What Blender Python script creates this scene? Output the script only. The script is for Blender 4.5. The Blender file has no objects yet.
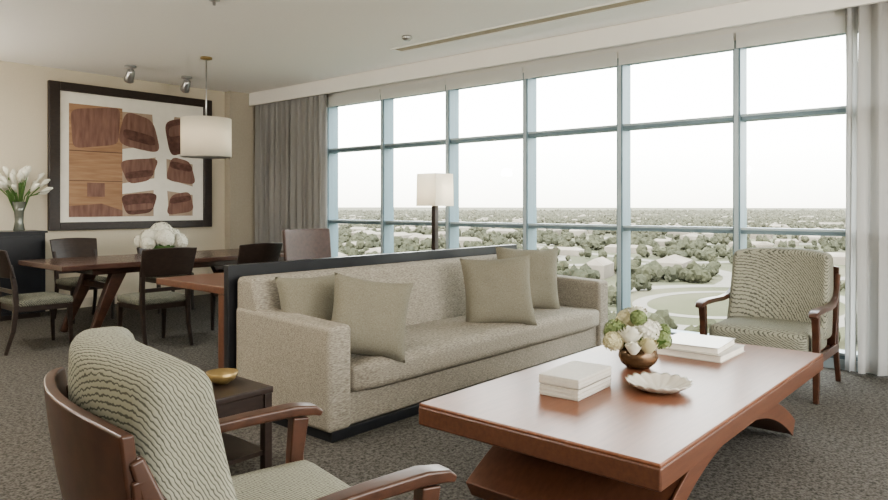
import bpy, math, random
import numpy as np
from mathutils import Vector, Matrix, noise
random.seed(7); np.random.seed(7)
scene=bpy.context.scene
try:
    scene.view_settings.view_transform='AgX'
    scene.view_settings.look='AgX - Medium High Contrast'
    scene.view_settings.exposure=0.72
except Exception as e: print(e)

# ---------------------------------------------------------------- materials
def newmat(name):
    m=bpy.data.materials.new(name); m.use_nodes=True
    nt=m.node_tree; nt.nodes.clear()
    out=nt.nodes.new('ShaderNodeOutputMaterial'); b=nt.nodes.new('ShaderNodeBsdfPrincipled')
    nt.links.new(b.outputs[0],out.inputs[0]); return m,nt,b,out
def N(nt,t,**k):
    n=nt.nodes.new(t)
    for a,v in k.items(): setattr(n,a,v)
    return n
def coords(nt,scale=(1,1,1),rot=(0,0,0)):
    tc=N(nt,'ShaderNodeTexCoord'); mp=N(nt,'ShaderNodeMapping')
    mp.inputs['Scale'].default_value=scale; mp.inputs['Rotation'].default_value=rot
    nt.links.new(tc.outputs['Object'],mp.inputs[0]); return mp.outputs[0]
def ramp(nt,fac,stops):
    r=N(nt,'ShaderNodeValToRGB'); cr=r.color_ramp
    while len(cr.elements)>len(stops): cr.elements.remove(cr.elements[-1])
    while len(cr.elements)<len(stops): cr.elements.new(0.5)
    for e,(p,c) in zip(cr.elements,stops): e.position=p; e.color=(*c,1)
    nt.links.new(fac,r.inputs[0]); return r.outputs[0]
def bump(nt,b,h,strength=.3,dist=.01):
    n=N(nt,'ShaderNodeBump'); n.inputs['Strength'].default_value=strength; n.inputs['Distance'].default_value=dist
    nt.links.new(h,n.inputs['Height']); nt.links.new(n.outputs[0],b.inputs['Normal'])
def noisy(name,c1,c2,scale=20,stretch=(1,1,1),rough=.6,bs=.2,detail=6,metal=0,spec=.5,bd=.005,pos=(.3,.7)):
    m,nt,b,o=newmat(name); v=coords(nt,stretch)
    n=N(nt,'ShaderNodeTexNoise'); n.inputs['Scale'].default_value=scale; n.inputs['Detail'].default_value=detail
    nt.links.new(v,n.inputs['Vector'])
    nt.links.new(ramp(nt,n.outputs[0],[(pos[0],c1),(pos[1],c2)]),b.inputs['Base Color'])
    b.inputs['Roughness'].default_value=rough; b.inputs['Metallic'].default_value=metal
    b.inputs['Specular IOR Level'].default_value=spec
    if bs: bump(nt,b,n.outputs[0],bs,bd)
    return m
def plain(name,c,rough=.5,metal=0,emit=0,spec=.5):
    m,nt,b,o=newmat(name); b.inputs['Base Color'].default_value=(*c,1)
    b.inputs['Roughness'].default_value=rough; b.inputs['Metallic'].default_value=metal
    b.inputs['Specular IOR Level'].default_value=spec
    return m
def wavefab(name,base,dark,scale,axis='Z',dist=3,rot=(0,0,0),dscale=2.5,thr=(.12,.3),stretch=(1,1,1)):
    m,nt,b,o=newmat(name); v=coords(nt,stretch,rot)
    w=N(nt,'ShaderNodeTexWave',wave_type='BANDS',bands_direction=axis)
    w.inputs['Scale'].default_value=scale; w.inputs['Distortion'].default_value=dist
    w.inputs['Detail'].default_value=1.0; w.inputs['Detail Scale'].default_value=dscale
    nt.links.new(v,w.inputs['Vector'])
    nt.links.new(ramp(nt,w.outputs['Fac'],[(thr[0],dark),(thr[1],base)]),b.inputs['Base Color'])
    b.inputs['Roughness'].default_value=.9; b.inputs['Specular IOR Level'].default_value=.15
    bump(nt,b,w.outputs['Fac'],.15,.002); return m

M={}
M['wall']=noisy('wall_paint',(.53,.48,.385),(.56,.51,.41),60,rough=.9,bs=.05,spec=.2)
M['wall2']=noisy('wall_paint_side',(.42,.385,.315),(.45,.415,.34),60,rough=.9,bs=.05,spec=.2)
M['ceil']=noisy('ceiling_paint',(.88,.86,.82),(.90,.88,.84),40,rough=.95,bs=.03,spec=.1)
M['trimw']=plain('white_trim',(.80,.785,.74),.6)
m,nt,b,o=newmat('loop_carpet'); v=coords(nt)
vo=N(nt,'ShaderNodeTexVoronoi'); vo.inputs['Scale'].default_value=95; nt.links.new(v,vo.inputs['Vector'])
no=N(nt,'ShaderNodeTexNoise'); no.inputs['Scale'].default_value=45; no.inputs['Detail'].default_value=5; nt.links.new(v,no.inputs['Vector'])
mx=N(nt,'ShaderNodeMath',operation='MULTIPLY_ADD'); nt.links.new(vo.outputs['Distance'],mx.inputs[0]); mx.inputs[1].default_value=.45; nt.links.new(no.outputs[0],mx.inputs[2])
nt.links.new(ramp(nt,mx.outputs[0],[(.40,(.032,.030,.027)),(.62,(.068,.063,.056)),(.88,(.13,.122,.108))]),b.inputs['Base Color'])
b.inputs['Roughness'].default_value=.95; b.inputs['Specular IOR Level'].default_value=.1; bump(nt,b,mx.outputs[0],.45,.008); M['carpet']=m

M['cherry']=noisy('cherry_wood',(.15,.06,.032),(.205,.086,.047),5,(1,14,6),rough=.30,bs=.015,detail=8,spec=.5)
M['cherry_side']=noisy('cherry_wood_edge',(.085,.036,.021),(.12,.052,.03),5,(1,10,10),rough=.38,bs=.02)
M['desk']=noisy('desk_wood',(.10,.045,.028),(.14,.064,.039),5,(1,12,6),rough=.3,bs=.02)
M['walnut']=noisy('walnut_wood',(.045,.021,.013),(.08,.036,.022),6,(3,3,3),rough=.3,bs=.03)
M['dark']=noisy('dark_wood',(.020,.013,.010),(.035,.023,.018),6,(3,3,9),rough=.35,bs=.02)
M['dtable']=noisy('dining_table_wood',(.055,.03,.024),(.09,.048,.036),5,(1,9,6),rough=.2,bs=.02)
M['black']=noisy('black_lacquer',(.012,.013,.016),(.02,.022,.026),4,rough=.3,bs=0)
M['leather']=noisy('brown_leather',(.055,.032,.025),(.08,.045,.035),30,rough=.45,bs=.1)
M['pillow']=noisy('pillow_linen',(.148,.138,.106),(.212,.20,.157),150,rough=.9,bs=.2,spec=.1,bd=.002)
m,nt,b,o=newmat('sofa_tweed'); v=coords(nt,(18,50,110))
n1=N(nt,'ShaderNodeTexNoise'); n1.inputs['Scale'].default_value=2.6; n1.inputs['Detail'].default_value=4; nt.links.new(v,n1.inputs['Vector'])
nt.links.new(ramp(nt,n1.outputs[0],[(.33,(.165,.148,.119)),(.5,(.255,.232,.192)),(.68,(.35,.322,.273))]),b.inputs['Base Color'])
b.inputs['Roughness'].default_value=.95; b.inputs['Specular IOR Level'].default_value=.1; bump(nt,b,n1.outputs[0],.3,.003); M['tweed']=m
M['chairfab']=wavefab('armchair_wave_fabric',(.27,.268,.215),(.085,.088,.072),50,'DIAGONAL',3.2,(0,0,0.5),1.4,(.06,.36),(1,1,.8))
M['seatfab']=wavefab('dining_seat_fabric',(.19,.19,.15),(.05,.052,.047),34,'DIAGONAL',4,(0,0,0),6,(.3,.6))
M['alu']=plain('window_aluminium',(.14,.20,.23),.4,.3)
M['alu2']=plain('window_aluminium_light',(.36,.43,.46),.4,.2)
M['steel']=plain('brushed_steel',(.5,.5,.5),.3,.9)
M['gold']=plain('antique_gold',(.33,.24,.11),.35,.7)
M['white']=noisy('cream_paper',(.44,.42,.38),(.50,.48,.435),80,rough=.6,bs=.05)
M['ceramic']=plain('pearl_ceramic',(.52,.49,.43),.25)
M['petalw']=plain('white_petals',(.68,.67,.58),.7)
M['petalc']=plain('cream_petals',(.54,.50,.32),.7)
M['petalg']=plain('green_petals',(.19,.245,.10),.7)
M['leaf']=plain('green_stems',(.08,.16,.04),.6)
M['vase']=plain('dark_glass_vase',(.13,.14,.12),.12,.2)
M['bronze']=noisy('bronze_bowl_metal',(.10,.065,.035),(.21,.135,.08),12,(1,1,3),rough=.25,metal=.5,bs=.1)
def shade(name,c,tr=.5,em=0.):
    m,nt,b,o=newmat(name); b.inputs['Base Color'].default_value=(*c,1); b.inputs['Roughness'].default_value=.9
    t=N(nt,'ShaderNodeBsdfTranslucent'); t.inputs[0].default_value=(*c,1)
    x=N(nt,'ShaderNodeMixShader'); x.inputs[0].default_value=tr
    nt.links.new(b.outputs[0],x.inputs[1]); nt.links.new(t.outputs[0],x.inputs[2]); nt.links.new(x.outputs[0],o.inputs[0])
    if em: b.inputs['Emission Color'].default_value=(*c,1); b.inputs['Emission Strength'].default_value=em
    return m
M['shade']=shade('lampshade_linen',(.76,.72,.63),.4,.05)
M['curtain']=shade('curtain_linen',(.36,.355,.34),.22)
M['sheer']=shade('sheer_curtain_linen',(.50,.50,.49),.4)
M['roller']=shade('roller_shade_fabric',(.8,.8,.78),.5)
m,nt,b,o=newmat('window_glass')
t=N(nt,'ShaderNodeBsdfTransparent'); t.inputs[0].default_value=(.95,.975,.97,1)
g=N(nt,'ShaderNodeBsdfGlossy'); g.inputs['Roughness'].default_value=.02
x=N(nt,'ShaderNodeMixShader'); x.inputs[0].default_value=.03
nt.links.new(t.outputs[0],x.inputs[1]); nt.links.new(g.outputs[0],x.inputs[2]); nt.links.new(x.outputs[0],o.inputs[0]); M['glass']=m
M['art_paper']=noisy('art_paper',(.70,.67,.60),(.75,.72,.65),10,rough=.8,bs=0)
M['art_tan']=noisy('art_tan_wood',(.27,.155,.09),(.38,.24,.145),3,(1,1,9),rough=.7,bs=0)
M['art_pale']=noisy('art_pale_tan',(.33,.25,.19),(.44,.35,.27),4,(4,1,1),rough=.8,bs=0)
M['art_brown']=noisy('art_brown_ink',(.085,.036,.028),(.16,.08,.062),5,(3,1,3),rough=.7,bs=0)
M['art_umber']=noisy('art_umber_ink',(.15,.075,.058),(.25,.145,.112),4,(6,1,1),rough=.7,bs=0)
M['art_line']=plain('art_line_ink',(.10,.05,.035),.7)

# ---------------------------------------------------------------- helpers
def empty(name,loc=(0,0,0),rz=0):
    e=bpy.data.objects.new(name,None); e.location=loc; e.rotation_euler=(0,0,rz); e.empty_display_size=.1
    scene.collection.objects.link(e); return e
def mesh(name,verts,faces,mat,parent=None,smooth=False,loc=(0,0,0),rot=(0,0,0),bevel=0,seg=3,sub=0):
    me=bpy.data.meshes.new(name); me.from_pydata([tuple(v) for v in verts],[],faces); me.update()
    ob=bpy.data.objects.new(name,me); scene.collection.objects.link(ob)
    ob.location=loc; ob.rotation_euler=rot
    if mat is not None: me.materials.append(mat)
    if parent: ob.parent=parent
    if smooth or bevel or sub:
        for p in me.polygons: p.use_smooth=True
    if bevel:
        b=ob.modifiers.new('bevel','BEVEL'); b.width=bevel; b.segments=seg; b.limit_method='ANGLE'; b.angle_limit=math.radians(35)
        wn=ob.modifiers.new('wn','WEIGHTED_NORMAL')
    return ob
def fixn(ob):
    import bmesh
    bm=bmesh.new(); bm.from_mesh(ob.data); bmesh.ops.recalc_face_normals(bm,faces=bm.faces); bm.to_mesh(ob.data); bm.free()
def box(name,x0,x1,y0,y1,z0,z1,mat,parent=None,bevel=0,seg=3,loc=(0,0,0),rot=(0,0,0)):
    v=[(x0,y0,z0),(x1,y0,z0),(x1,y1,z0),(x0,y1,z0),(x0,y0,z1),(x1,y0,z1),(x1,y1,z1),(x0,y1,z1)]
    f=[(0,3,2,1),(4,5,6,7),(0,1,5,4),(1,2,6,5),(2,3,7,6),(3,0,4,7)]
    return mesh(name,v,f,mat,parent,bevel=bevel,seg=seg,loc=loc,rot=rot)
def sweep(name,pts,ws,ts,side,mat,parent=None,bevel=.006):
    s=Vector(side).normalized(); P=[Vector(p) for p in pts]; vs=[];n=len(P)
    for i,p in enumerate(P):
        t=(P[min(i+1,n-1)]-P[max(i-1,0)]).normalized(); nn=t.cross(s).normalized()
        w=ws[i] if isinstance(ws,(list,tuple)) else ws; h=ts[i] if isinstance(ts,(list,tuple)) else ts
        for a,c in ((-1,-1),(1,-1),(1,1),(-1,1)): vs.append(p+s*(a*w/2)+nn*(c*h/2))
    fs=[(3,2,1,0),tuple(4*(n-1)+k for k in range(4))]
    for i in range(n-1):
        for k in range(4):
            a=4*i+k;b2=4*i+(k+1)%4; fs.append((a,b2,b2+4,a+4))
    return mesh(name,vs,fs,mat,parent,bevel=bevel)
def tube(name,pts,rs,mat,parent=None,seg=12):
    P=[Vector(p) for p in pts]; vs=[];fs=[];n=len(P)
    for i,p in enumerate(P):
        t=(P[min(i+1,n-1)]-P[max(i-1,0)]).normalized()
        a=Vector((1,0,0)) if abs(t.x)<.9 else Vector((0,1,0)); u=t.cross(a).normalized(); w=t.cross(u)
        r=rs[i] if isinstance(rs,(list,tuple)) else rs
        for k in range(seg):
            q=2*math.pi*k/seg; vs.append(p+u*(r*math.cos(q))+w*(r*math.sin(q)))
    for i in range(n-1):
        for k in range(seg):
            a=seg*i+k;b2=seg*i+(k+1)%seg; fs.append((a,b2,b2+seg,a+seg))
    fs.append(tuple(k for k in range(seg))[::-1]); fs.append(tuple(seg*(n-1)+k for k in range(seg)))
    return mesh(name,vs,fs,mat,parent,smooth=True)
def lathe(name,prof,mat,parent=None,seg=40,loc=(0,0,0),fn=None,smooth=True):
    vs=[];fs=[];n=len(prof)
    for i,(r,z) in enumerate(prof):
        for k in range(seg):
            a=2*math.pi*k/seg; rr,zz=(fn(r,z,a,i) if fn else (r,z)); vs.append((rr*math.cos(a),rr*math.sin(a),zz))
    for i in range(n-1):
        for k in range(seg):
            a=seg*i+k;b2=seg*i+(k+1)%seg; fs.append((a,b2,b2+seg,a+seg))
    if prof[0][0]>1e-4: fs.append(tuple(range(seg))[::-1])
    if prof[-1][0]>1e-4: fs.append(tuple(seg*(n-1)+k for k in range(seg)))
    return mesh(name,vs,fs,mat,parent,smooth=smooth,loc=loc)
def slab(name,fn,nu,nv,thick_dir,mat,parent=None,bevel=0,smooth=True,seg=3):
    vs=[];fs=[]
    for s in (0,1):
        for j in range(nv+1):
            for i in range(nu+1): vs.append(fn(i/nu,j/nv,s))
    W=nu+1; O=(nu+1)*(nv+1)
    for j in range(nv):
        for i in range(nu):
            a=j*W+i; fs.append((a,a+1,a+W+1,a+W)); fs.append((O+a,O+a+W,O+a+W+1,O+a+1))
    for i in range(nu):
        fs.append((i,O+i,O+i+1,i+1)); a=nv*W+i; fs.append((a,a+1,O+a+1,O+a))
    for j in range(nv):
        a=j*W; fs.append((a,a+W,O+a+W,O+a)); a=j*W+nu; fs.append((a,O+a,O+a+W,a+W))
    ob=mesh(name,vs,fs,mat,parent,bevel=bevel,smooth=smooth,seg=seg); fixn(ob); return ob
def cushion(name,x0,x1,y0,y1,z0,z1,mat,parent=None,r=.05,puff=.02,n=10):
    import bmesh
    bm=bmesh.new(); bmesh.ops.create_cube(bm,size=2); bmesh.ops.subdivide_edges(bm,edges=bm.edges,cuts=n,use_grid_fill=True)
    c=Vector(((x0+x1)/2,(y0+y1)/2,(z0+z1)/2)); h=Vector(((x1-x0)/2,(y1-y0)/2,(z1-z0)/2))
    for v in bm.verts:
        q=v.co.copy(); p=Vector((q.x*h.x,q.y*h.y,q.z*h.z))
        rr=min(r,h.x,h.y,h.z)
        inner=Vector([max(-(h[k]-rr),min(h[k]-rr,p[k])) for k in range(3)])
        d=p-inner
        if d.length>1e-6 and max(abs(q.x),abs(q.y),abs(q.z))>.999: p=inner+d.normalized()*rr
        if abs(q.z)>.999: p.z+=math.copysign(puff*(1-q.x**2)*(1-q.y**2),p.z)
        v.co=c+p
    me=bpy.data.meshes.new(name); bm.to_mesh(me); bm.free()
    for p in me.polygons: p.use_smooth=True
    me.materials.append(mat); ob=bpy.data.objects.new(name,me); scene.collection.objects.link(ob)
    if parent: ob.parent=parent
    return ob
def pillow(name,size,thick,loc,rot,mat):
    n=22; vs=[];fs=[]
    for s in (1,-1):
        for j in range(n+1):
            for i in range(n+1):
                u=-1+2*i/n; v=-1+2*j/n
                k=1-.09*(1-abs(v)**2)*abs(u)**3; k2=1-.09*(1-abs(u)**2)*abs(v)**3
                t=((1-u**4)*(1-v**4))**.6
                t*=1+.14*noise.noise(Vector((u*2+loc[0]*3,v*2,s)))
                vs.append((u*size/2*k,v*size/2*k2,s*thick/2*t))
    W=n+1;O=W*W
    for j in range(n):
        for i in range(n):
            a=j*W+i; fs.append((a,a+1,a+W+1,a+W)); fs.append((O+a,O+a+W,O+a+W+1,O+a+1))
    return mesh(name,vs,fs,mat,None,smooth=True,loc=loc,rot=rot)

# ---------------------------------------------------------------- room shell
XW=6.30; YW=9.30; H=3.02; XL=-1.8; YB=-2.5
box('floor',XL-.2,XW+.12,YB-.2,YW+.2,-.15,0,M['carpet'])
box('ceiling',XL-.2,XW+.25,YB-.2,YW+.2,H,H+.2,M['ceil'])
box('wall_far',XL-.2,XW+.09,YW,YW+.2,0,H,M['wall'])
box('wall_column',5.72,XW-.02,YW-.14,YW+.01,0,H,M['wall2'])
box('wall_left',XL-.2,XL,YB-.2,YW+.2,0,H,M['wall'])
e=empty('wall_back')  # unseen wall; its window opening is added to let in light from behind
box('panel_low',XL,XW+.1,YB-.2,YB,0,.15,M['wall'],e); box('panel_top',XL,XW+.1,YB-.2,YB,2.7,H,M['wall'],e)
box('panel_a',XL,-.6,YB-.2,YB,.15,2.7,M['wall'],e); box('panel_b',5.4,XW+.1,YB-.2,YB,.15,2.7,M['wall'],e)
for i in range(6):
    x=-.6+i*1.2; box('added_window_mullion',x-.03,x+.03,YB-.15,YB-.05,.15,2.7,M['alu'],e)
y0w=7.51; sp=1.103
e=empty('wall_right')
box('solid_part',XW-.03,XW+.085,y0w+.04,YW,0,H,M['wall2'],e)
box('curb',XW-.08,XW+.2,YB,y0w+.04,0,.08,M['alu2'],e)
box('head',XW-.04,XW+.2,YB,y0w+.04,2.74,H,M['trimw'],e)
nm=10
for i in range(nm-1):
    w=empty('window_%d'%(i+1)); ya=y0w-i*sp; yb=ya-sp
    box('mullion',XW-.09,XW+.09,ya-.032,ya+.032,.08,2.74,M['alu'],w,.004,2)
    box('mullion_cap',XW-.10,XW-.088,ya-.018,ya+.018,.08,2.74,M['alu2'],w)
    for k,z in enumerate((.105,1.085,2.07,2.715)):
        box('transom_%d'%k,XW-.07,XW+.07,yb+.032,ya-.032,z-.026,z+.026,M['alu'],w)
        box('transom_cap_%d'%k,XW-.078,XW-.069,yb+.032,ya-.032,z+.006,z+.026,M['alu2'],w)
    box('glass',XW+.015,XW+.02,yb+.03,ya-.03,.12,2.70,M['glass'],w)
    box('roller_shade',XW-.13,XW-.118,yb+.01,ya-.01,2.665,2.80,M['roller'],w)
box('trim_valance',6.04,6.08,YB,YW-.15,2.83,H,M['trimw'],bevel=.004)
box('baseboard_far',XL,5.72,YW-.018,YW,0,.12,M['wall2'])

# ceiling items
e=empty('ceiling_slot_diffuser')
box('frame_a',5.33,5.35,-1.5,5.35,H-.012,H,M['trimw'],e); box('frame_b',5.48,5.50,-1.5,5.35,H-.012,H,M['trimw'],e)
box('slot',5.35,5.48,-1.5,5.35,H-.006,H,plain('slot_shadow',(.42,.36,.27),.8),e)
box('frame_end',5.33,5.50,5.35,5.37,H-.012,H,M['trimw'],e)
e=empty('ceiling_downlight',(5.05,4.85,H)); lathe('ring',[(.05,-.0),(.055,-.02),(.03,-.045),(0,-.05)],M['steel'],e,24)
e=empty('ceiling_sprinkler',(3.1,5.2,H)); lathe('plate',[(.045,0),(.045,-.012),(.015,-.02),(.012,-.05),(0,-.05)],M['steel'],e,20)
for (x,y) in ((3.9,8.45),(4.72,8.6)):
    e=empty('ceiling_spotlight',(x,y,H))
    lathe('canopy',[(.07,0),(.07,-.02),(.02,-.03),(.012,-.08),(0,-.08)],M['steel'],e,24)
    d=Vector((.15,.75,-.65)).normalized(); c=Vector((0,0,-.10))
    tube('lamp_head',[c-d*.07,c-d*.05,c+d*.06,c+d*.10],[.02,.045,.055,.06],M['steel'],e,20)
# ---------------------------------------------------------------- curtains
def curtain(name,y0,y1,x,mat,amp=.045,pitch=.13,z0=.015,z1=2.90):
    n=int((y1-y0)/pitch*10); vs=[];fs=[]; zs=[z0,.6,1.2,1.8,2.4,z1]
    for j,z in enumerate(zs):
        for i in range(n+1):
            t=i/n; y=y0+(y1-y0)*t; ph=2*math.pi*(y-y0)/pitch
            a=amp*(.75+.35*math.sin(i*.13))*(1-.25*j/5)
            vs.append((x+a*math.sin(ph)+.008*math.sin(ph*2.3+j),y+.012*math.cos(ph*1.7+j*.6),z))
    for j in range(len(zs)-1):
        for i in range(n): a=j*(n+1)+i; fs.append((a,a+1,a+n+2,a+n+1))
    return mesh(name,vs,fs,mat,None,smooth=True)
curtain('window_curtain',7.42,9.08,6.125,M['curtain'],amp=.04)
curtain('window_curtain',-1.0,1.05,6.125,M['curtain'],amp=.04)
curtain('sheer_curtain',1.07,1.15,6.13,M['sheer'],amp=.02,pitch=.06)

# ---------------------------------------------------------------- framed artwork
e=empty('framed_artwork',(0,YW,0))
fx0,fx1,fz0,fz1=3.26,5.476,.995,2.855; fw=.13
box('frame_l',fx0,fx0+fw,-.06,-.002,fz0,fz1,M['dark'],e,.006); box('frame_r',fx1-fw,fx1,-.06,-.002,fz0,fz1,M['dark'],e,.006)
box('frame_t',fx0+fw,fx1-fw,-.06,-.002,fz1-.11,fz1,M['dark'],e,.006); box('frame_b',fx0+fw,fx1-fw,-.06,-.002,fz0,fz0+.10,M['dark'],e,.006)
box('paper',fx0+fw,fx1-fw,-.03,-.002,fz0+.10,fz1-.11,M['art_paper'],e)
def poly(name,pts,mat,y):
    n=len(pts); vs=[(p[0],y,p[1]) for p in pts]+[(p[0],y+.002,p[1]) for p in pts]
    fs=[tuple(range(n)),tuple(range(2*n-1,n-1,-1))]+[(k,(k+1)%n,n+(k+1)%n,n+k) for k in range(n)]
    mesh(name,vs,fs,mat,e)
def blob(name,cx,cz,w,h,mat,y,pw=3,skew=0,sz=0):
    n=36; p=[]
    for k in range(n):
        a=2*math.pi*k/n; c,s=math.cos(a),math.sin(a)
        px=math.copysign(abs(c)**(2/pw),c)*w/2; pz=math.copysign(abs(s)**(2/pw),s)*h/2
        p.append((cx+px*(1+skew*pz/h),cz+pz+sz*px))
    poly(name,p,mat,y)
box('tan_field',3.50,4.17,-.034,-.03,1.16,2.60,M['art_tan'],e)
blob('shape_a',3.83,2.32,.60,.50,M['art_umber'],-.038,7,.10,.14)
poly('shape_b',[(3.50,1.16),(4.17,1.16),(4.17,1.24),(3.9,1.33),(3.5,1.30)],M['art_umber'],-.038)
box('line_1',3.50,4.17,-.037,-.034,2.0,2.010,M['art_line'],e); box('line_2',3.50,4.17,-.037,-.034,1.62,1.628,M['art_line'],e)
box('square_a',3.72,3.94,-.037,-.034,1.42,1.60,M['art_umber'],e)
box('pale_field',4.17,5.18,-.034,-.031,1.16,2.56,M['art_pale'],e)
poly('white_trunk',[(4.60,1.16),(4.82,1.16),(4.79,1.55),(4.78,2.0),(4.90,2.56),(4.58,2.56),(4.63,2.0),(4.60,1.55)],M['art_paper'],-.036)
poly('white_branch_a',[(4.17,1.88),(4.66,1.98),(5.18,1.90),(5.18,2.04),(4.72,2.16),(4.17,2.06)],M['art_paper'],-.0362)
poly('white_branch_b',[(4.17,1.46),(4.66,1.53),(5.18,1.46),(5.18,1.58),(4.70,1.70),(4.17,1.60)],M['art_paper'],-.0364)
for i,(cx,cz,w,h,mt,sk,sz) in enumerate([(4.40,2.30,.50,.46,'art_umber',-.45,-.20),(4.99,2.29,.40,.50,'art_brown',.5,.25),(4.40,1.78,.44,.32,'art_umber',.6,.14),
      (5.00,1.80,.38,.34,'art_umber',-.5,-.16),(4.40,1.33,.44,.28,'art_brown',.4,.08),(4.99,1.34,.36,.29,'art_umber',-.4,.16)]):
    blob('stone_%d'%i,cx,cz,w,h,M[mt],-.038,4.2,sk,sz)
    blob('stone_band_%d'%i,cx,cz+h*(.18 if i%2 else -.15),w*.88,h*.30,M['art_umber' if mt=='art_brown' else 'art_brown'],-.0395,4,0,sz)

# ---------------------------------------------------------------- sofa
s=empty('sofa')
SX0,SX1,SY0,SY1=2.43,5.65,2.92,3.84
box('plinth',SX0+.03,SX1-.03,SY0+.012,SY1-.02,0,.058,M['black'],s,.004)
box('front_rail',SX0+.10,SX1-.10,SY0+.035,SY1-.1,.055,.25,M['tweed'],s,.02)
cushion('seat_cushion',SX0+.175,SX1-.175,SY0-.02,3.58,.23,.41,M['tweed'],s,.055,.02,14)
def arm(nm,x0,x1):
    pts=lambda x:[(x,SY0,.055),(x,SY1,.055),(x,SY1,.67),(x,SY0,.635)]
    vs=pts(x0)+pts(x1); fs=[(0,3,2,1),(4,5,6,7),(0,1,5,4),(1,2,6,5),(2,3,7,6),(3,0,4,7)]
    ob=mesh(nm,vs,fs,M['tweed'],s,bevel=.03,seg=4); fixn(ob)
arm('arm_1',SX0,SX0+.17); arm('arm_2',SX1-.17,SX1)
slab('back',lambda u,v,sd:(SX0+.012+u*(SX1-SX0-.024), (3.53+.14*v-.025*math.sin(math.pi*v)) if sd==0 else 3.85, .25+v*.605),24,8,None,M['tweed'],s,.035,seg=4)
box('back_panel',SX0-.03,SX1-.08,3.862,3.915,0,.925,M['black'],s,.004)

rd=math.radians
pillow('throw_pillow',.44,.17,(2.73,3.44,.655),(rd(72),0,rd(-16)),M['pillow'])
pillow('throw_pillow',.49,.17,(2.85,3.05,.63),(rd(72),rd(9),rd(-38)),M['pillow'])
pillow('throw_pillow',.55,.19,(4.26,3.13,.645),(rd(74),rd(-3),rd(-46)),M['pillow'])
pillow('throw_pillow',.57,.19,(5.01,3.36,.665),(rd(76),rd(2),rd(-42)),M['pillow'])

# ---------------------------------------------------------------- coffee table
t=empty('coffee_table')
TX0,TX1,TY0,TY1=2.18,4.44,.94,2.03
box('top_veneer',TX0+.003,TX1-.003,TY0+.003,TY1-.003,.435,.45,M['cherry'],t,.006)
box('top_body',TX0,TX1,TY0,TY1,.355,.438,M['cherry_side'],t,.010)
cx=3.32; a=.93; pts=[];n=28
for i in range(n+1):
    x=-a+2*a*i/n; z=.045+.265*(1-(abs(x)/a)**2.2); pts.append((cx+x,1.49,z))
sweep('arch_base',pts,.86,.085,(0,1,0),M['cherry_side'],t,.006)
sweep('arch_face_near',[(p[0],1.055,p[2]) for p in pts],.012,.093,(0,1,0),M['cherry_side'],t,.003)
box('top_block',cx-.28,cx+.28,1.08,1.9,.325,.357,M['cherry_side'],t)
e=empty('keepsake_box',(2.81,1.62,.45),rd(3))
box('lid',-.17,.17,-.10,.10,.052,.095,M['white'],e,.005); box('body',-.168,.168,-.098,.098,0,.05,M['white'],e,.005)
for k in range(5): box('rib_%d'%k,-.1715,.1715,-.1015,.1015,.012+k*.017,.016+k*.017,M['ceramic'],e)
e=empty('book',(4.0,1.49,.45),rd(0))
box('cover_low',-.20,.20,-.19,.19,0,.004,M['white'],e); box('pages_low',-.195,.19,-.185,.185,.004,.034,M['art_paper'],e); box('cover_top',-.20,.20,-.19,.19,.034,.038,M['white'],e)
e=empty('book',(3.99,1.50,.488),rd(4))
box('cover_low',-.18,.18,-.165,.165,0,.004,M['ceramic'],e); box('pages_low',-.175,.17,-.16,.16,.004,.032,M['art_paper'],e); box('cover_top',-.18,.18,-.165,.165,.032,.036,M['ceramic'],e)
lathe('scalloped_dish',[(0,.004),(.05,.004),(.09,.012),(.135,.034),(.145,.040),(.138,.030),(.092,.006),(.05,0),(0,0)],M['ceramic'],None,96,(3.06,1.33,.45),
      fn=lambda r,z,a2,i:(r*(1+.055*(r/.145)**2*abs(math.sin(a2*9))),z+.010*(r/.145)**2*abs(math.sin(a2*9))))
def florets(center,rx,rz,n,size,zmin=-.4,seed=0,petals=4):
    rnd=random.Random(seed); vs=[];fs=[]
    for i in range(n):
        z=1-(i+.5)/n*(1-zmin); ph=i*2.39996; rr=math.sqrt(max(0,1-z*z))
        d=Vector((rr*math.cos(ph),rr*math.sin(ph),z)); p=Vector(center)+Vector((d.x*rx,d.y*rx,d.z*rz))*(1+rnd.uniform(-.08,.06))
        u=d.cross(Vector((.3,.1,1))).normalized(); w=d.cross(u); a0=rnd.random()*3
        for k in range(petals):
            a1=a0+2*math.pi*k/petals; dr=u*math.cos(a1)+w*math.sin(a1); tn=-u*math.sin(a1)+w*math.cos(a1); o=len(vs)
            vs+= [p-d*size*.2,p+dr*size*.6+tn*size*.42+d*size*.12,p+dr*size+d*size*.02,p+dr*size*.6-tn*size*.42+d*size*.12]
            fs.append((o,o+1,o+2,o+3))
    return vs,fs
def flowerball(name,c,r,mat,parent,n=70,size=.02,seed=0,rz=None):
    vs,fs=florets(c,r,rz or r,n,size,-.6,seed); mesh(name,vs,fs,mat,parent,smooth=True)
    lathe(name+'_core',[(0,-.85*r),(r*.6,-.6*r),(r*.86,0),(r*.6,.6*r),(0,.86*r)],mat,parent,12,c)
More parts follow.
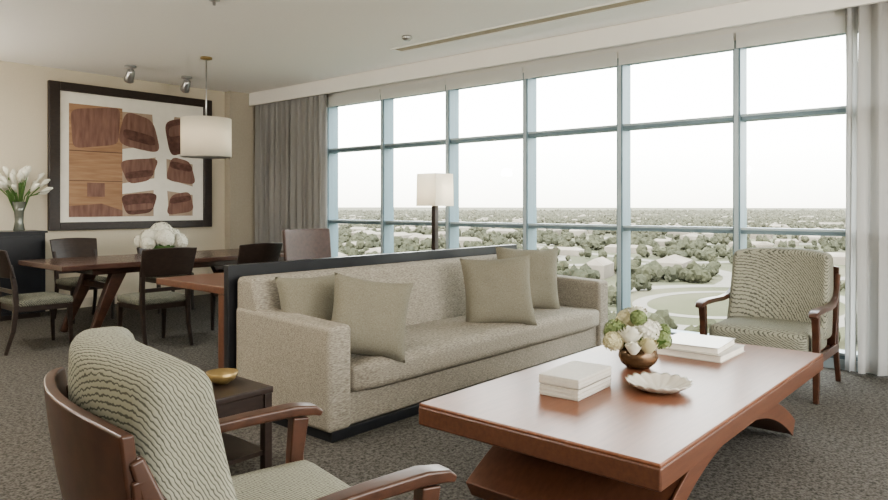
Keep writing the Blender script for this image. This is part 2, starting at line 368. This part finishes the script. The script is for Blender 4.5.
def rose(name,c,r,mat,parent,seed=0):
    vs=[];fs=[]
    for L in range(4):
        k=5-L if L<3 else 3; rr=r*(1-.22*L)
        for i in range(k):
            a0=2*math.pi*(i+L*.5)/k; o=len(vs); A=2*math.pi/k*.75
            for j in range(4):
                tt=j/3; ring=rr*(.35+.65*math.sin(tt*math.pi*.55))*(1+(.12 if j==3 else 0)); zz=-r*.7+tt*r*(1.25+.12*L)
                for q in range(5):
                    an=a0+(q/4-.5)*A*2*(.6+.4*math.sin(math.pi*min(1,tt+.2)))
                    vs.append((c[0]+ring*math.cos(an),c[1]+ring*math.sin(an),c[2]+zz-(.1*r*abs(q-2) if j==3 else 0)))
            for j in range(3):
                for q in range(4): b=o+j*5+q; fs.append((b,b+1,b+6,b+5))
    mesh(name,vs,fs,mat,parent,smooth=True)
    lathe(name+'_heart',[(0,-.6*r),(r*.6,-.3*r),(r*.6,.2*r),(r*.2,.48*r),(0,.5*r)],mat,parent,10,c)
e=empty('flower_bowl',(3.42,1.60,.45))
lathe('bowl',[(.045,0),(.06,.004),(.088,.03),(.10,.06),(.092,.095),(.078,.11),(.072,.108),(.08,.09),(.04,.03),(0,.03)],M['bronze'],e,32,
      fn=lambda r,z,a2,i:(r*(1+.035*abs(math.sin(a2*8+i*.8))),z))
fl=[(-.03,-.06,.20,.062,'petalw'),(.07,-.05,.19,.06,'petalw'),(.0,.05,.24,.065,'petalc'),(-.11,-.01,.18,.06,'petalw'),(.11,.05,.20,.055,'petalg'),
    (-.08,.09,.19,.06,'petalg'),(.04,-.11,.15,.05,'petalg'),(-.10,-.10,.14,.05,'petalc'),(.15,-.03,.15,.05,'petalw'),(.03,.12,.18,.06,'petalw'),(-.16,.06,.15,.05,'petalc'),(.0,.0,.28,.05,'petalw'),(.16,.08,.16,.05,'petalc'),(-.16,-.05,.13,.04,'petalw'),(-.06,-.03,.27,.04,'petalg'),(.09,-.10,.19,.035,'petalg')]
for i,(x,y,z,r,mt) in enumerate(fl):
    if mt=='petalg' : flowerball('bloom_%d'%i,(x,y,z),r,M[mt],e,60,.016,i)
    elif i%2: rose('rose_%d'%i,(x,y,z),r,M[mt],e,i)
    else: flowerball('bloom_%d'%i,(x,y,z),r,M[mt],e,60,.018,i)
for i in range(10):
    a2=i*.63+.2; o=Vector((.09*math.cos(a2),.09*math.sin(a2),.11)); p=Vector((.165*math.cos(a2),.165*math.sin(a2),.12+.04*(i%3)))
    tn=Vector((-math.sin(a2),math.cos(a2),0))*.03; md=(o+p)/2+Vector((0,0,.03))
    mesh('leaf_%d'%i,[o,md+tn,p,md-tn],[(0,1,2,3)],M['leaf'],e)
lathe('foliage_core',[(0,.10),(.07,.105),(.12,.14),(.09,.19),(0,.21)],M['leaf'],e,16)

# ---------------------------------------------------------------- armchair (faces local +x)
def armchair(loc,rz):
    e=empty('armchair',loc,rz)
    hw=.358
    box('seat_rail',-.28,.32,-hw+.03,hw-.03,.235,.29,M['walnut'],e,.006)
    cushion('seat_cushion',-.20,.36,-hw+.025,hw-.025,.27,.455,M['chairfab'],e,.05,.02,12)
    def bf(u,v,sd):
        uu=2*u-1; wid=(.35-.008*v)
        z=.34+v*.64-.03*abs(uu)**3*v
        if sd: x=-.335-.11*v-.02*math.sin(math.pi*v)+.07*uu*uu+.03*v**3
        else: x=-.105-.165*v-.02*math.sin(math.pi*v)+.07*uu*uu
        return (x,uu*wid,z)
    slab('back_cushion',bf,16,12,None,M['chairfab'],e,.045,seg=4)
    def wf(u,v,sd):
        uu=2*u-1; z=.24+v*.63
        x=-.338-.11*((z-.34)/.64)-.02*math.sin(math.pi*max(0,(z-.34)/.64))+.07*uu*uu-.006
        if sd: x-=.028
        return (x,uu*.365,z-.02*abs(uu)**3*v)
    slab('back_shell',wf,16,6,None,M['walnut'],e,.006)
    for sgn,n in ((1,'a'),(-1,'b')):
        y=sgn*(hw+.012)
        sweep('front_leg_'+n,[(.335,y,0),(.325,y,.15),(.32,y,.3),(.325,y,.45),(.34,y,.575)],[.032,.038,.042,.042,.045],[.034,.042,.055,.05,.06],(0,1,0),M['walnut'],e)
        sweep('arm_'+n,[(.42,y,.575),(.39,y,.592),(.32,y,.602),(.15,y,.60),(-.03,y,.592),(-.17,y-sgn*.003,.60),(-.27,y-sgn*.006,.63),(-.34,y-sgn*.010,.70),(-.375,y-sgn*.012,.80)],
              [.05,.062,.066,.06,.05,.042,.036,.034,.03],[.02,.034,.036,.034,.034,.04,.045,.045,.03],(0,1,0),M['walnut'],e,.008)
        sweep('rear_leg_'+n,[(-.44,y-sgn*.02,0),(-.385,y-sgn*.02,.15),(-.34,y-sgn*.02,.3),(-.335,y-sgn*.016,.45),(-.35,y-sgn*.014,.62),(-.37,y-sgn*.012,.76)],
              .034,[.034,.042,.055,.05,.045,.03],(0,1,0),M['walnut'],e)
        sweep('side_rail_'+n,[(-.34,y-sgn*.012,.265),(.32,y-sgn*.012,.265)],.024,.06,(0,1,0),M['walnut'],e)
    return e
armchair((5.36,1.48,0),math.pi)
armchair((1.07,1.635,0),rd(-11))

# ---------------------------------------------------------------- end table + bowl
e=empty('end_table')
box('top',1.42,1.93,2.72,3.25,.425,.455,M['dark'],e,.005)
for (x,y) in ((1.445,2.745),(1.905,2.745),(1.445,3.225),(1.905,3.225)): box('leg',x-.02,x+.02,y-.02,y+.02,0,.425,M['dark'],e,.003)
box('apron_r',1.895,1.915,2.76,3.21,.34,.425,M['dark'],e); box('apron_l',1.435,1.455,2.76,3.21,.34,.425,M['dark'],e)
box('apron_f',1.46,1.89,2.735,2.755,.34,.425,M['dark'],e); box('apron_b',1.46,1.89,3.215,3.235,.34,.425,M['dark'],e)
box('shelf',1.44,1.91,2.74,3.23,.14,.16,M['dark'],e)
lathe('gold_bowl',[(.03,0),(.035,.004),(.06,.02),(.075,.055),(.072,.056),(.055,.025),(0,.012)],M['gold'],None,32,(1.80,2.95,.455))

# ---------------------------------------------------------------- desk behind sofa + chair
e=empty('desk')
box('top',2.56,5.2,3.94,5.12,.70,.75,M['desk'],e,.006)
box('apron_near',2.62,5.1,4.0,4.03,.60,.70,M['desk'],e); box('apron_far',3.0,5.1,5.03,5.06,.62,.70,M['desk'],e)
box('panel_leg_1',2.58,2.64,3.96,4.28,0,.70,M['desk'],e,.006); box('panel_leg_2',3.5,3.56,4.70,5.02,0,.70,M['desk'],e,.006)
box('panel_leg_3',5.08,5.14,3.98,5.08,0,.70,M['desk'],e,.006)
e=empty('desk_chair',(4.53,5.50,0),rd(-90))
cushion('seat',-.23,.27,-.27,.27,.38,.49,M['leather'],e,.04,.015,8)
slab('back',lambda u,v,sd:(-.22-.06*v-.05*(1-(2*u-1)**2)-(.05 if sd else 0),(2*u-1)*.30,.44+v*.62),12,8,None,M['leather'],e,.02)
for sx,sy in ((.22,.23),(.22,-.23),(-.22,.23),(-.22,-.23)):
    sweep('leg',[(sx*1.05,sy,0),(sx,sy,.40)],[.03,.04],[.03,.04],(0,1,0),M['dark'],e)

# ---------------------------------------------------------------- dining set
e=empty('dining_table')
DX0,DX1,DY0,DY1=2.48,5.15,6.72,7.85
box('top',DX0,DX1,DY0,DY1,.70,.75,M['dtable'],e,.008)
box('underframe',DX0+.35,DX1-.35,DY0+.2,DY1-.2,.63,.70,M['dtable'],e,.006)
for nx,x0,dx in (('l',DX0+.62,-.28),('r',DX1-.62,.28)):
    for ny,y,dy in (('n',DY0+.25,-.02),('f',DY1-.25,.02)):
        sweep('splayed_leg_'+nx+ny,[(x0+dx,y+dy,.0),(x0+dx*.5,y,.34),(x0,y,.66)],[.06,.08,.09],[.06,.10,.14],(0,1,0),M['walnut'],e,.01)
    sweep('stretcher_'+nx,[(x0+dx*.25,DY0+.25,.5),(x0+dx*.25,DY1-.25,.5)],.05,.06,(1,0,0),M['walnut'],e)
def dchair(loc,rz):
    e=empty('dining_chair',loc,rz)
    box('seat_rail',-.22,.23,-.225,.225,.36,.42,M['dark'],e,.005)
    cushion('seat',-.23,.25,-.24,.24,.40,.475,M['seatfab'],e,.03,.012,8)
    for sg in (1,-1):
        sweep('front_leg',[(.23,sg*.215,0),(.215,sg*.215,.40)],[.026,.04],[.026,.042],(0,1,0),M['dark'],e,.004)
        sweep('rear_leg',[(-.31,sg*.215,0),(-.25,sg*.215,.2),(-.225,sg*.215,.42),(-.24,sg*.22,.6),(-.275,sg*.225,.78)],[.026,.032,.036,.034,.03],[.028,.036,.045,.038,.03],(0,1,0),M['dark'],e,.004)
    slab('back_panel',lambda u,v,sd:(-.235-.075*v-.045*(1-(2*u-1)**2)+(-.022 if sd else 0),(2*u-1)*(.245+.015*v),.665+v*.26-.012*(2*u-1)**2*v),12,4,None,M['dark'],e,.007)
    sweep('back_rail',[(-.235,-.21,.54),(-.235,.21,.54)],.02,.035,(1,0,0),M['dark'],e,.003)
dchair((3.12,6.29,0),rd(90)); dchair((4.10,6.32,0),rd(92))
dchair((3.30,8.28,0),rd(-90)); dchair((4.28,8.28,0),rd(-90))
dchair((2.36,7.02,0),rd(0)); dchair((5.42,7.28,0),rd(180))
e=empty('hydrangea_centerpiece',(3.70,7.28,.75))
lathe('vase',[(.06,0),(.08,.01),(.10,.06),(.095,.10),(.085,.10),(.05,.02),(0,.02)],M['vase'],e,28)
k=0
for (x,y,z,r) in ((0,0,.25,.12),(.13,.02,.20,.10),(-.13,-.02,.20,.10),(.03,.14,.20,.10),(-.03,-.14,.20,.10),(.14,-.13,.16,.085),(-.15,.12,.16,.085),(.2,.10,.15,.07),(-.2,-.10,.15,.07)):
    flowerball('hydrangea_%d'%k,(x,y,z),r,M['petalw'],e,100,.026,k); k+=1
lathe('leaves',[(0,.07),(.10,.08),(.17,.11),(.10,.14),(0,.15)],M['leaf'],e,16)
e=empty('pendant_lamp',(4.25,7.3,0))
lathe('shade',[(.28,1.865),(.28,2.31),(.276,2.31),(.276,1.865),(.28,1.865)],M['shade'],e,56)
lathe('diffuser',[(.272,1.90),(.272,1.895),(0,1.89)],M['shade'],e,56)
lathe('top_disc',[(.272,2.27),(0,2.272)],M['shade'],e,56)
tube('rod',[(0,0,2.05),(0,0,H-.01)],.008,M['steel'],e,10); lathe('canopy',[(.065,H),(.065,H-.022),(.01,H-.03)],M['gold'],e,28)
e=empty('sideboard_cabinet')
box('body',2.0,3.08,8.84,YW-.02,.06,.985,M['black'],e,.004); box('top',1.98,3.10,8.82,YW-.01,.985,1.01,M['black'],e,.004); box('plinth',2.04,3.04,8.88,YW-.03,0,.06,M['dark'],e)
for i in range(2): box('door_leaf_%d'%i,2.03+i*.52,2.52+i*.52,8.825,8.84,.10,.95,M['black'],e,.004)
e=empty('calla_lily_vase',(2.85,8.99,1.01))
lathe('vase',[(.055,0),(.06,.01),(.045,.10),(.05,.22),(.075,.34),(.07,.34),(.04,.2),(0,.1)],M['vase'],e,24)
rnd=random.Random(5)
for i in range(34):
    a2=i*2.4; sp2=.05+.20*rnd.random(); top=Vector((sp2*math.cos(a2)*1.1,sp2*math.sin(a2)*.62,.52+.17*rnd.random()-sp2*.35))
    b0=Vector((.02*math.cos(a2),.02*math.sin(a2),.15)); md=Vector((top.x*.45,top.y*.45,.40))
    tube('stem_%d'%i,[b0,md,top],[.006,.006,.007],M['leaf'],e,6)
    dr=(top-md).normalized()
    tube('bloom_%d'%i,[top-dr*.02,top+dr*.03,top+dr*.075,top+dr*.11+Vector((math.cos(a2),math.sin(a2)*.5,0))*.02],[.010,.020,.030,.010],M['petalw'],e,10)
e=empty('floor_lamp',(5.86,5.19,0))
box('base',-.14,.14,-.14,.14,0,.03,M['dark'],e,.004); box('column',-.028,.028,-.028,.028,.03,1.30,M['dark'],e,.003)
vs=[]
for z,w in ((1.30,.150),(1.665,.145)):
    vs+=[(-w,-w,z),(w,-w,z),(w,w,z),(-w,w,z)]
mesh('shade',vs,[(0,1,5,4),(1,2,6,5),(2,3,7,6),(3,0,4,7)],M['shade'],e); e.rotation_euler=(0,0,rd(-2))
box('harp',-.006,.006,-.14,.14,1.62,1.628,M['steel'],e); box('socket',-.01,.01,-.01,.01,1.30,1.62,M['steel'],e)
lb=bpy.data.lights.new('floor_lamp_bulb','POINT'); lb.energy=3; lb.color=(1,.85,.65); lb.shadow_soft_size=.04; lo=bpy.data.objects.new('floor_lamp_bulb',lb); lo.location=(0.03,0,1.48); lo.parent=e; scene.collection.objects.link(lo)

# ---------------------------------------------------------------- torchiere lamps added in the unseen half of the room to brighten the ceiling
def fill_torchiere(x,y,en):
    e=empty('added_fill_lamp',(x,y,0))
    lathe('base',[(.15,0),(.15,.02),(.02,.03)],M['steel'],e,24); tube('pole',[(0,0,.02),(0,0,1.80)],.012,M['steel'],e,10)
    lathe('bowl',[(.02,1.78),(.10,1.80),(.18,1.86),(.21,1.92),(.20,1.92),(.17,1.87),(.09,1.815),(0,1.80)],M['shade'],e,32)
    l=bpy.data.lights.new('added_fill_bulb','POINT'); l.energy=en; l.color=(1,.95,.88); l.shadow_soft_size=.10
    ob=bpy.data.objects.new('added_fill_bulb',l); ob.location=(0,0,1.98); ob.parent=e; scene.collection.objects.link(ob)
fill_torchiere(-.9,4.2,125); fill_torchiere(.9,8.4,60); fill_torchiere(2.8,-1.4,110)

# ---------------------------------------------------------------- outside landscape
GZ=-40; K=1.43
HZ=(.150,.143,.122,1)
def outmat(name,stops,scale,detail=5,hz=1500.,cap=.8,base=.15):  # atmospheric haze is painted into the base colour, growing with distance
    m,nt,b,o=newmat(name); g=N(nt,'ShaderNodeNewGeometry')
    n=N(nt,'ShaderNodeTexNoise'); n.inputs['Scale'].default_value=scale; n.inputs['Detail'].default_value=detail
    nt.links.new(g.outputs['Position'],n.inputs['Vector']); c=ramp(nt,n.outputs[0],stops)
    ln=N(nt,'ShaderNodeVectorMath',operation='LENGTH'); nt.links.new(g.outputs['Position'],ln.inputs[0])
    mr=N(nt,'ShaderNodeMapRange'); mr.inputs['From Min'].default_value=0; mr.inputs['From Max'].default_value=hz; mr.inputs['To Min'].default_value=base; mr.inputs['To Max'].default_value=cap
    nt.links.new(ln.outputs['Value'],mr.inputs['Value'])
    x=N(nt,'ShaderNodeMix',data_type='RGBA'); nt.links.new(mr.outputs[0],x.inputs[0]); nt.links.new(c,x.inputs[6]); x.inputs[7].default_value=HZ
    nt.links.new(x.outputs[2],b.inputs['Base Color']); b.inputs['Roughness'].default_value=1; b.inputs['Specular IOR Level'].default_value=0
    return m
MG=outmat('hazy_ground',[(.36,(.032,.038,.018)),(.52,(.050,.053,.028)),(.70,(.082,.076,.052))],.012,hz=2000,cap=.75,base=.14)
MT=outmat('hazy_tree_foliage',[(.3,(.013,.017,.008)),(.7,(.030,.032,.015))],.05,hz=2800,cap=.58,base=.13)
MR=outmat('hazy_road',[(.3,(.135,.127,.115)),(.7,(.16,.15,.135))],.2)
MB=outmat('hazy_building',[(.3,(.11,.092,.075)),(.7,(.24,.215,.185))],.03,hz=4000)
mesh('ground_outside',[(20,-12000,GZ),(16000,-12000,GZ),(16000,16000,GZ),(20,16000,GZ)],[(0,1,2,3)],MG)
def pos(d,r): d*=K; r*=K; return (.757*d+.653*r,.653*d-.757*r)
def ribbon(pts,w,z,vs,fs):
    P=[Vector(p) for p in pts]; o=len(vs); n=len(P)
    for i,p in enumerate(P):
        t2=(P[min(i+1,n-1)]-P[max(i-1,0)]).normalized(); q=Vector((-t2.y,t2.x))*w/2
        vs+= [(p.x+q.x,p.y+q.y,z),(p.x-q.x,p.y-q.y,z)]
    for i in range(n-1): fs.append((o+2*i,o+2*i+1,o+2*i+3,o+2*i+2))
def spline(P,k=8):
    out=[]
    for i in range(len(P)-1):
        p0=P[max(i-1,0)];p1=P[i];p2=P[i+1];p3=P[min(i+2,len(P)-1)]
        for j in range(k):
            t=j/k; out.append(tuple(.5*((2*p1[q])+(-p0[q]+p2[q])*t+(2*p0[q]-5*p1[q]+4*p2[q]-p3[q])*t*t+(-p0[q]+3*p1[q]-3*p2[q]+p3[q])*t**3) for q in (0,1)))
    out.append(tuple(P[-1])); return out
vs=[];fs=[]
c=Vector(pos(205,82))
def ell(rx,ry,n=60): return [(c.x+rx*math.cos(q),c.y+ry*math.sin(q)) for q in np.linspace(0,2*math.pi,n)]
ribbon(ell(70,52),11,GZ+.1,vs,fs); ribbon(ell(44,30),6,GZ+.12,vs,fs)
segs=[[pos(120,-70),pos(160,-10),pos(178,25),pos(190,45)],[pos(330,-300),pos(325,-50),pos(345,100),pos(420,400)],[pos(480,-500),pos(510,0),pos(540,600)],[pos(245,100),pos(320,120),pos(520,60),pos(900,0)],[pos(240,105),pos(270,150),pos(300,230),pos(320,400)]]
segs=[spline(s2) for s2 in segs]
for k,(sg,wd) in enumerate(zip(segs,(11,15,20,12,12))): ribbon(sg,wd,GZ+.11+.01*k,vs,fs)
for (d0,r0,w0,l0) in ((285,20,26,40),(300,-70,22,45),(390,60,30,60),(410,-40,30,70),(270,180,20,40),(600,150,40,90),(620,-120,40,100)):
    x,y=pos(d0,r0); ribbon([(x-l0/2,y-l0/3),(x+l0/2,y+l0/3)],w0,GZ+.09,vs,fs)
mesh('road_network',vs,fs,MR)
RP=[]
for sg in segs:
    for i in range(len(sg)-1):
        a0=np.array(sg[i]);a1=np.array(sg[i+1]);k=max(1,int(np.hypot(*(a1-a0))/8))
        for j in range(k): RP.append(a0+(a1-a0)*j/k)
RP=np.array(RP)
def nearroad(x,y,m): return (np.hypot(RP[:,0]-x,RP[:,1]-y)<m).any()
def ringr(x,y): return math.sqrt(((x-c.x)/80)**2+((y-c.y)/62)**2)
vs=[];fs=[]; rnd=random.Random(11); blds=[]
def addbox(x,y,sx,sy,h,an):
    o=len(vs); ca,sa=math.cos(an),math.sin(an)
    for z,k in ((GZ,1),(GZ+h,1),(GZ+h*1.45,.05)):
        for a2,b2 in ((-1,-1),(1,-1),(1,1),(-1,1)): vs.append((x+a2*sx*ca*(1 if k==1 else .8)-b2*sy*sa*k,y+a2*sx*sa*(1 if k==1 else .8)+b2*sy*ca*k,z))
    for f in ((0,1,5,4),(1,2,6,5),(2,3,7,6),(3,0,4,7),(4,5,9,8),(5,6,10,9),(6,7,11,10),(7,4,8,11),(8,9,10,11)): fs.append(tuple(o+q for q in f))
for i in range(520):
    d=270+1900*rnd.random()**1.2; u=rnd.uniform(-.35,.8); x,y=pos(d,d*u)
    if ringr(x,y)<1.1 or nearroad(x,y,26): continue
    sx_=rnd.uniform(7,18)*(1+d/2500); 
    if blds and min(math.hypot(b2[0]-x,b2[1]-y)-b2[2] for b2 in blds)<sx_+4: continue
    blds.append((x,y,sx_)); addbox(x,y,sx_,rnd.uniform(6,10),rnd.uniform(4,8),rnd.choice((.2,.25,1.75,1.8)))
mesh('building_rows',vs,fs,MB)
BA=np.array(blds)
import bmesh
bm=bmesh.new(); bmesh.ops.create_icosphere(bm,subdivisions=2,radius=1); bv=np.array([v.co[:] for v in bm.verts]); bf=[tuple(v.index for v in f.verts) for f in bm.faces]; bm.free()
bf=np.array(bf); V=[];F=[];o=0
for i in range(20000):
    d=120+2900*rnd.random()**1.35; u=rnd.uniform(-.42,.85); x,y=pos(d,d*u)
    rr=ringr(x,y)
    if rr<1.0 and not (.62<rr<.78 and rnd.random()<.3): continue
    if nearroad(x,y,11): continue
    cl=noise.noise(Vector((x*.007,y*.007,0)))
    if d<260 and rnd.random()<.80: continue
    if 260<=d<480 and cl<.0 and rnd.random()<.85: continue
    if 480<=d<900 and cl<-.05 and rnd.random()<.65: continue
    r=rnd.uniform(1.5,3.2)*(1+d/1900)
    if (np.hypot(BA[:,0]-x,BA[:,1]-y)<BA[:,2]+r).any(): continue
    for q in range(3 if d<350 else 1):
        ox,oy=(0,0) if q==0 else (rnd.uniform(-.8,.8)*r,rnd.uniform(-.8,.8)*r)
        r2=r if q==0 else r*.7; h=r2*rnd.uniform(.85,1.4)
        jit=1+.17*np.random.randn(len(bv),1)
        p=bv*jit*np.array([r2,r2,h])+np.array([x+ox,y+oy,GZ+h*1.15]); V.append(p); F.append(bf+o); o+=len(bv)
V=np.concatenate(V); F=np.concatenate(F)
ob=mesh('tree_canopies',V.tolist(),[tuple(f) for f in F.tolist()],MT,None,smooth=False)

# ---------------------------------------------------------------- lights and world
w=bpy.data.worlds.new('sky_world'); scene.world=w; w.use_nodes=True; nt=w.node_tree; nt.nodes.clear()
o_=nt.nodes.new('ShaderNodeOutputWorld'); bg=nt.nodes.new('ShaderNodeBackground'); nt.links.new(bg.outputs[0],o_.inputs[0])
tc=nt.nodes.new('ShaderNodeTexCoord'); sx=nt.nodes.new('ShaderNodeSeparateXYZ'); nt.links.new(tc.outputs['Generated'],sx.inputs[0])
nt.links.new(ramp(nt,sx.outputs['Z'],[(0,(.60,.56,.50)),(.08,(.93,.905,.86)),(.6,(.95,.97,1))]),bg.inputs[0]); bg.inputs[1].default_value=6.0
sl=bpy.data.lights.new('sun','SUN'); sl.energy=5; sl.angle=.02; sl.color=(1,.93,.80); so=bpy.data.objects.new('sun',sl); scene.collection.objects.link(so)
so.rotation_euler=Vector((.55,.15,-.8)).to_track_quat('-Z','Y').to_euler()
def area(name,loc,size,en,col=(1,.96,.90)):
    l=bpy.data.lights.new(name,'AREA'); l.energy=en; l.size=size; l.color=col; l.shape='DISK'; ob=bpy.data.objects.new(name,l); ob.location=loc; scene.collection.objects.link(ob)
for (x,y) in ((1.0,6.5),(.6,3.5)): area('ceiling_fill_light',(x,y,H-.02),.35,30)  # unseen area lights added at ceiling level as interior fill
pl=bpy.data.lights.new('pendant_bulb','POINT'); pl.energy=4; pl.color=(1,.85,.65); pl.shadow_soft_size=.05; po=bpy.data.objects.new('pendant_bulb',pl); po.location=(4.25,7.3,2.1); scene.collection.objects.link(po)
# ---------------------------------------------------------------- camera
cam=bpy.data.cameras.new('camera'); cam.sensor_width=36; cam.lens=36*690/888; cam.shift_y=(206-250)/888; cam.clip_end=25000
co=bpy.data.objects.new('camera',cam); co.location=(0,0,1.3); co.rotation_euler=(math.radians(90),0,-math.acos(.653/math.hypot(.757,.653))); scene.collection.objects.link(co); scene.camera=co
